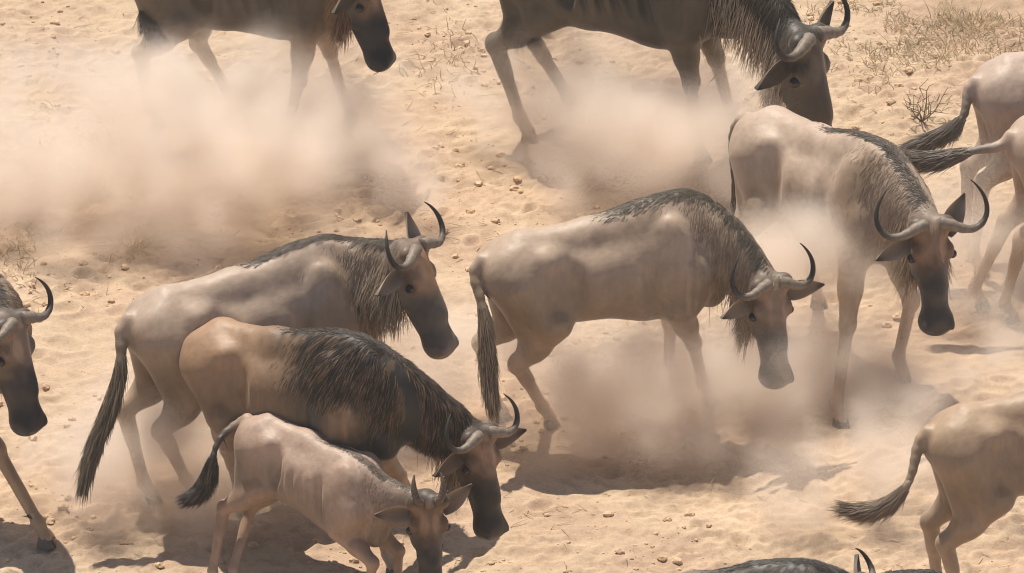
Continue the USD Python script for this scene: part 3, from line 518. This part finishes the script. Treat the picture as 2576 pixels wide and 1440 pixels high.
def unit_rows(a): return a / np.linalg.norm(a, axis=1, keepdims=True)
dust_cloud('broad pale dust cloud rolling below the upper left wildebeest', 400, 375, 0.40, (1.35, 0.85, 0.62), 0.95, 1, 0.03)
dust_cloud('thin dust around the forelegs of the upper left wildebeest', 760, 300, 0.25, (0.85, 0.5, 0.5), 0.9, 2)
dust_cloud('thick pinkish dust puff between the big dark and the middle wildebeest', 1660, 355, 0.40, (0.75, 0.5, 0.48), 1.6, 3, 0.04)
dust_cloud('dust hanging about the legs of the big dark wildebeest', 1520, 260, 0.30, (0.85, 0.55, 0.5), 1.0, 4)
dust_cloud('dust around the legs of the horned pale wildebeest', 2060, 800, 0.42, (0.62, 0.45, 0.62), 1.4, 5)
dust_cloud('low dust about the legs of the middle wildebeest', 1480, 1010, 0.22, (1.25, 0.5, 0.42), 1.0, 6)
dust_cloud('dust puff below the muzzle of the middle wildebeest', 1930, 960, 0.22, (0.6, 0.4, 0.42), 0.8, 7)
dust_cloud('dust about the hind legs of the long-tailed wildebeest', 430, 1180, 0.28, (0.6, 0.42, 0.5), 1.2, 8)
dust_cloud('dust puff below the chin of the rufous-browed wildebeest', 960, 900, 0.45, (0.45, 0.30, 0.50), 1.5, 9)
dust_cloud('faint dust drifting before the lower right wildebeest', 2230, 1200, 0.20, (0.75, 0.45, 0.36), 0.5, 10)
dust_cloud('dust around the legs of the right edge wildebeest', 2520, 620, 0.40, (0.45, 0.42, 0.52), 0.9, 11)
dust_cloud('thin dust veil over the ground behind the rufous-browed wildebeest', 640, 470, 0.25, (1.0, 0.6, 0.4), 0.75, 12)

dust_cloud('broad thin dust veil across the legs of the right-hand herd', 1850, 900, 0.35, (1.7, 0.95, 0.45), 0.6, 13)
dust_cloud('thin dust veil across the ground at the left behind the calf', 520, 1120, 0.30, (1.1, 0.5, 0.45), 0.6, 14)
dust_cloud('wide thin dust veil over the upper left ground', 330, 420, 0.36, (1.5, 0.9, 0.55), 0.6, 15)

# ------------------------------------------------------------------ dry plants and litter
def straw(P, D0, Ln, wid, name, parent=None, sag=0.2, curl=0.15, seed=0, base=(0.50, 0.39, 0.24)):
    r = np.random.default_rng(seed); t = np.linspace(0, 1, 5)[None, :, None]; D0 = unit_rows(D0)
    S = P[:, None] + Ln[:, None, None] * (D0[:, None] * t - V(0, 0, 1) * sag * t * t + r.normal(0, curl, (len(P), 1, 3)) * t * t)
    return curves(name, S, wid, grass_mat, parent, np.clip(np.array(base) * r.uniform(0.75, 1.2, (len(P), 1)), 0, 0.7))
def tuft(label, px, py, rad, n, hgt, seed, group=None):
    r = np.random.default_rng(seed); c = at_z(px, py, 0); c[2] = gz(*c[:2])
    x = UsdGeom.Xform.Define(stage, path('grass_tuft')); x.AddTranslateOp().Set(Gf.Vec3d(*c)); tag(x.GetPrim(), label, 'dry grass', group or 'dry grass tufts on the dusty ground')
    q = r.normal(0, rad * 0.45, (n, 3)); q[:, 2] = -0.01; D0 = q * 3 / rad * 0.35 + V(0, 0, 1) + r.normal(0, 0.35, (n, 3))
    straw(q, D0, r.uniform(0.4, 1, n) * hgt, [0.004, 0.0036, 0.003, 0.002, 0.0008], 'blades', x.GetPrim(), 0.35, 0.2, seed)
tuft('sparse dry grass tuft at the far left below the dust cloud', 60, 410, 0.16, 160, 0.16, 31)
tuft('straggling dry grass clump at the lower left fringe of the broad dust cloud', 255, 480, 0.14, 150, 0.15, 32)
tuft('low dry grass clump just behind the rump of the long-tailed wildebeest', 330, 620, 0.15, 170, 0.14, 33)
tuft('bleached grass stems standing in the dust under the upper left muzzle', 690, 400, 0.10, 40, 0.30, 34)
tuft('dry grass tuft at the top right corner above the pale rumps', 2440, 60, 0.20, 160, 0.18, 35)
r = np.random.default_rng(40); c = at_z(2318, 330, 0); c[2] = gz(*c[:2])
x = UsdGeom.Xform.Define(stage, path('thorn_bush')); x.AddTranslateOp().Set(Gf.Vec3d(*c)); tag(x.GetPrim(), 'small leafless thorn twig bush behind the flicked tails at right', 'bush')
for k in range(9):
    a = r.uniform(0, 2 * math.pi); d = unit(V(math.cos(a) * 0.8, math.sin(a) * 0.8, r.uniform(0.6, 1.2))); L_ = r.uniform(0.14, 0.28)
    pts = np.array([d * L_ * t + V(*r.normal(0, 0.012, 3)) * (t > 0) for t in np.linspace(0, 1, 6)]); vv, ff = [], []
    v1, f1 = tube(pts, np.linspace(0.0045, 0.0015, 6), 5); parts = [trimesh.Trimesh(v1, f1, process=False)]
    for j in range(3):
        b0_ = pts[2 + j]; e_ = b0_ + unit(d + r.normal(0, 0.7, 3)) * r.uniform(0.04, 0.09); v2, f2 = tube(np.array([b0_, (b0_ + e_) / 2 + r.normal(0, 0.006, 3), e_]), np.array([0.003, 0.002, 0.001]), 4); parts.append(trimesh.Trimesh(v2, f2, process=False))
    m = trimesh.util.concatenate(parts); obj('twig', (m.vertices, m.faces), grass_mat, x.GetPrim(), smooth=True, colors=np.tile((0.16, 0.12, 0.08), (len(m.vertices), 1)))
# straws and clods strewn over the ground
n = 2600; c = np.column_stack([r.uniform(-3.3, 3.3, n), r.uniform(-4.4, 5.2, n)]); w = meshkit.fbm(np.column_stack([c * 0.9, 0 * c[:, 0]]), 2, 77)
c = c[w > r.uniform(0.40, 0.62, n)]; P = np.column_stack([c, _gi(c) + 0.006]); a = r.uniform(0, 2 * math.pi, len(P))
tag(straw(P, np.column_stack([np.cos(a), np.sin(a), r.uniform(0.0, 0.5, len(P))]), r.uniform(0.02, 0.09, len(P)), [0.0045, 0.0042, 0.0038, 0.003, 0.0012], 'grass_litter', None, 0.15, 0.25, 41), 'broken dry straws strewn over the sandy earth', 'dry grass', kind='stuff')
n = 7500; c = np.column_stack([r.uniform(-3.3, 3.3, n), r.uniform(-4.4, 5.2, n)]); w = meshkit.fbm(np.column_stack([c * 1.3, 0 * c[:, 0]]), 3, 78)
c = c[w > r.uniform(0.38, 0.66, n)]; n = len(c); size = 0.004 + 0.020 * r.random(n) ** 5
ico = trimesh.creation.icosphere(1, 1.0); iv = np.array(ico.vertices)
vs = iv[None] * size[:, None, None] * V(1.15, 1.0, 0.75) * r.uniform(0.72, 1.25, (n, len(iv), 1)); vs += np.column_stack([c, _gi(c) + size * 0.35])[:, None]
fs = np.array(ico.faces)[None] + (np.arange(n) * len(iv))[:, None, None]
tag(obj('clods', (vs.reshape(-1, 3), fs.reshape(-1, 3)), clod_mat), 'small crumbled clods and pebbles strewn over the sandy earth', 'clods', kind='stuff')
# short dead grass standing in patches: upper left and upper right
pts = []
for px, py, rx, ry, n in ((180, 480, 0.8, 1.0, 2000), (2350, 90, 0.8, 0.8, 2300), (60, 650, 0.3, 0.5, 250), (2450, 220, 0.4, 0.4, 250), (1150, 150, 0.4, 0.7, 220)):
    c = at_z(px, py, 0); q = np.column_stack([r.normal(c[0], rx * 0.5, n), r.normal(c[1], ry * 0.5, n)]); w = meshkit.fbm(np.column_stack([q * 3.0, 0 * q[:, 0]]), 2, 79); pts.append(q[w > r.uniform(0.42, 0.60, n)])
c = np.vstack(pts); P = np.column_stack([c, _gi(c) - 0.004]); n = len(P)
tag(straw(P, np.column_stack([r.normal(0, 0.6, n), r.normal(0, 0.6, n), np.ones(n)]), r.uniform(0.03, 0.12, n), [0.005, 0.0046, 0.004, 0.003, 0.001], 'dead_grass', None, 0.45, 0.25, 42, (0.47, 0.37, 0.24)), 'short dead grass standing in thin patches on the earth', 'dry grass', kind='stuff')
# ------------------------------------------------------------------ the dusty air itself
hz = trimesh.creation.box(extents=(1400, 2200, 46)); hz.apply_translation((0, 0, 23 - 6.0))
tag(obj('haze', hz, mat('dusty_air', {'v': ('principled_volume', {'color': (0.96, 0.86, 0.74), 'density': 0.0006, 'anisotropy': 0.0})}, [], volume='v.volume')), 'warm dusty air over the whole herd', 'haze', kind='stuff')
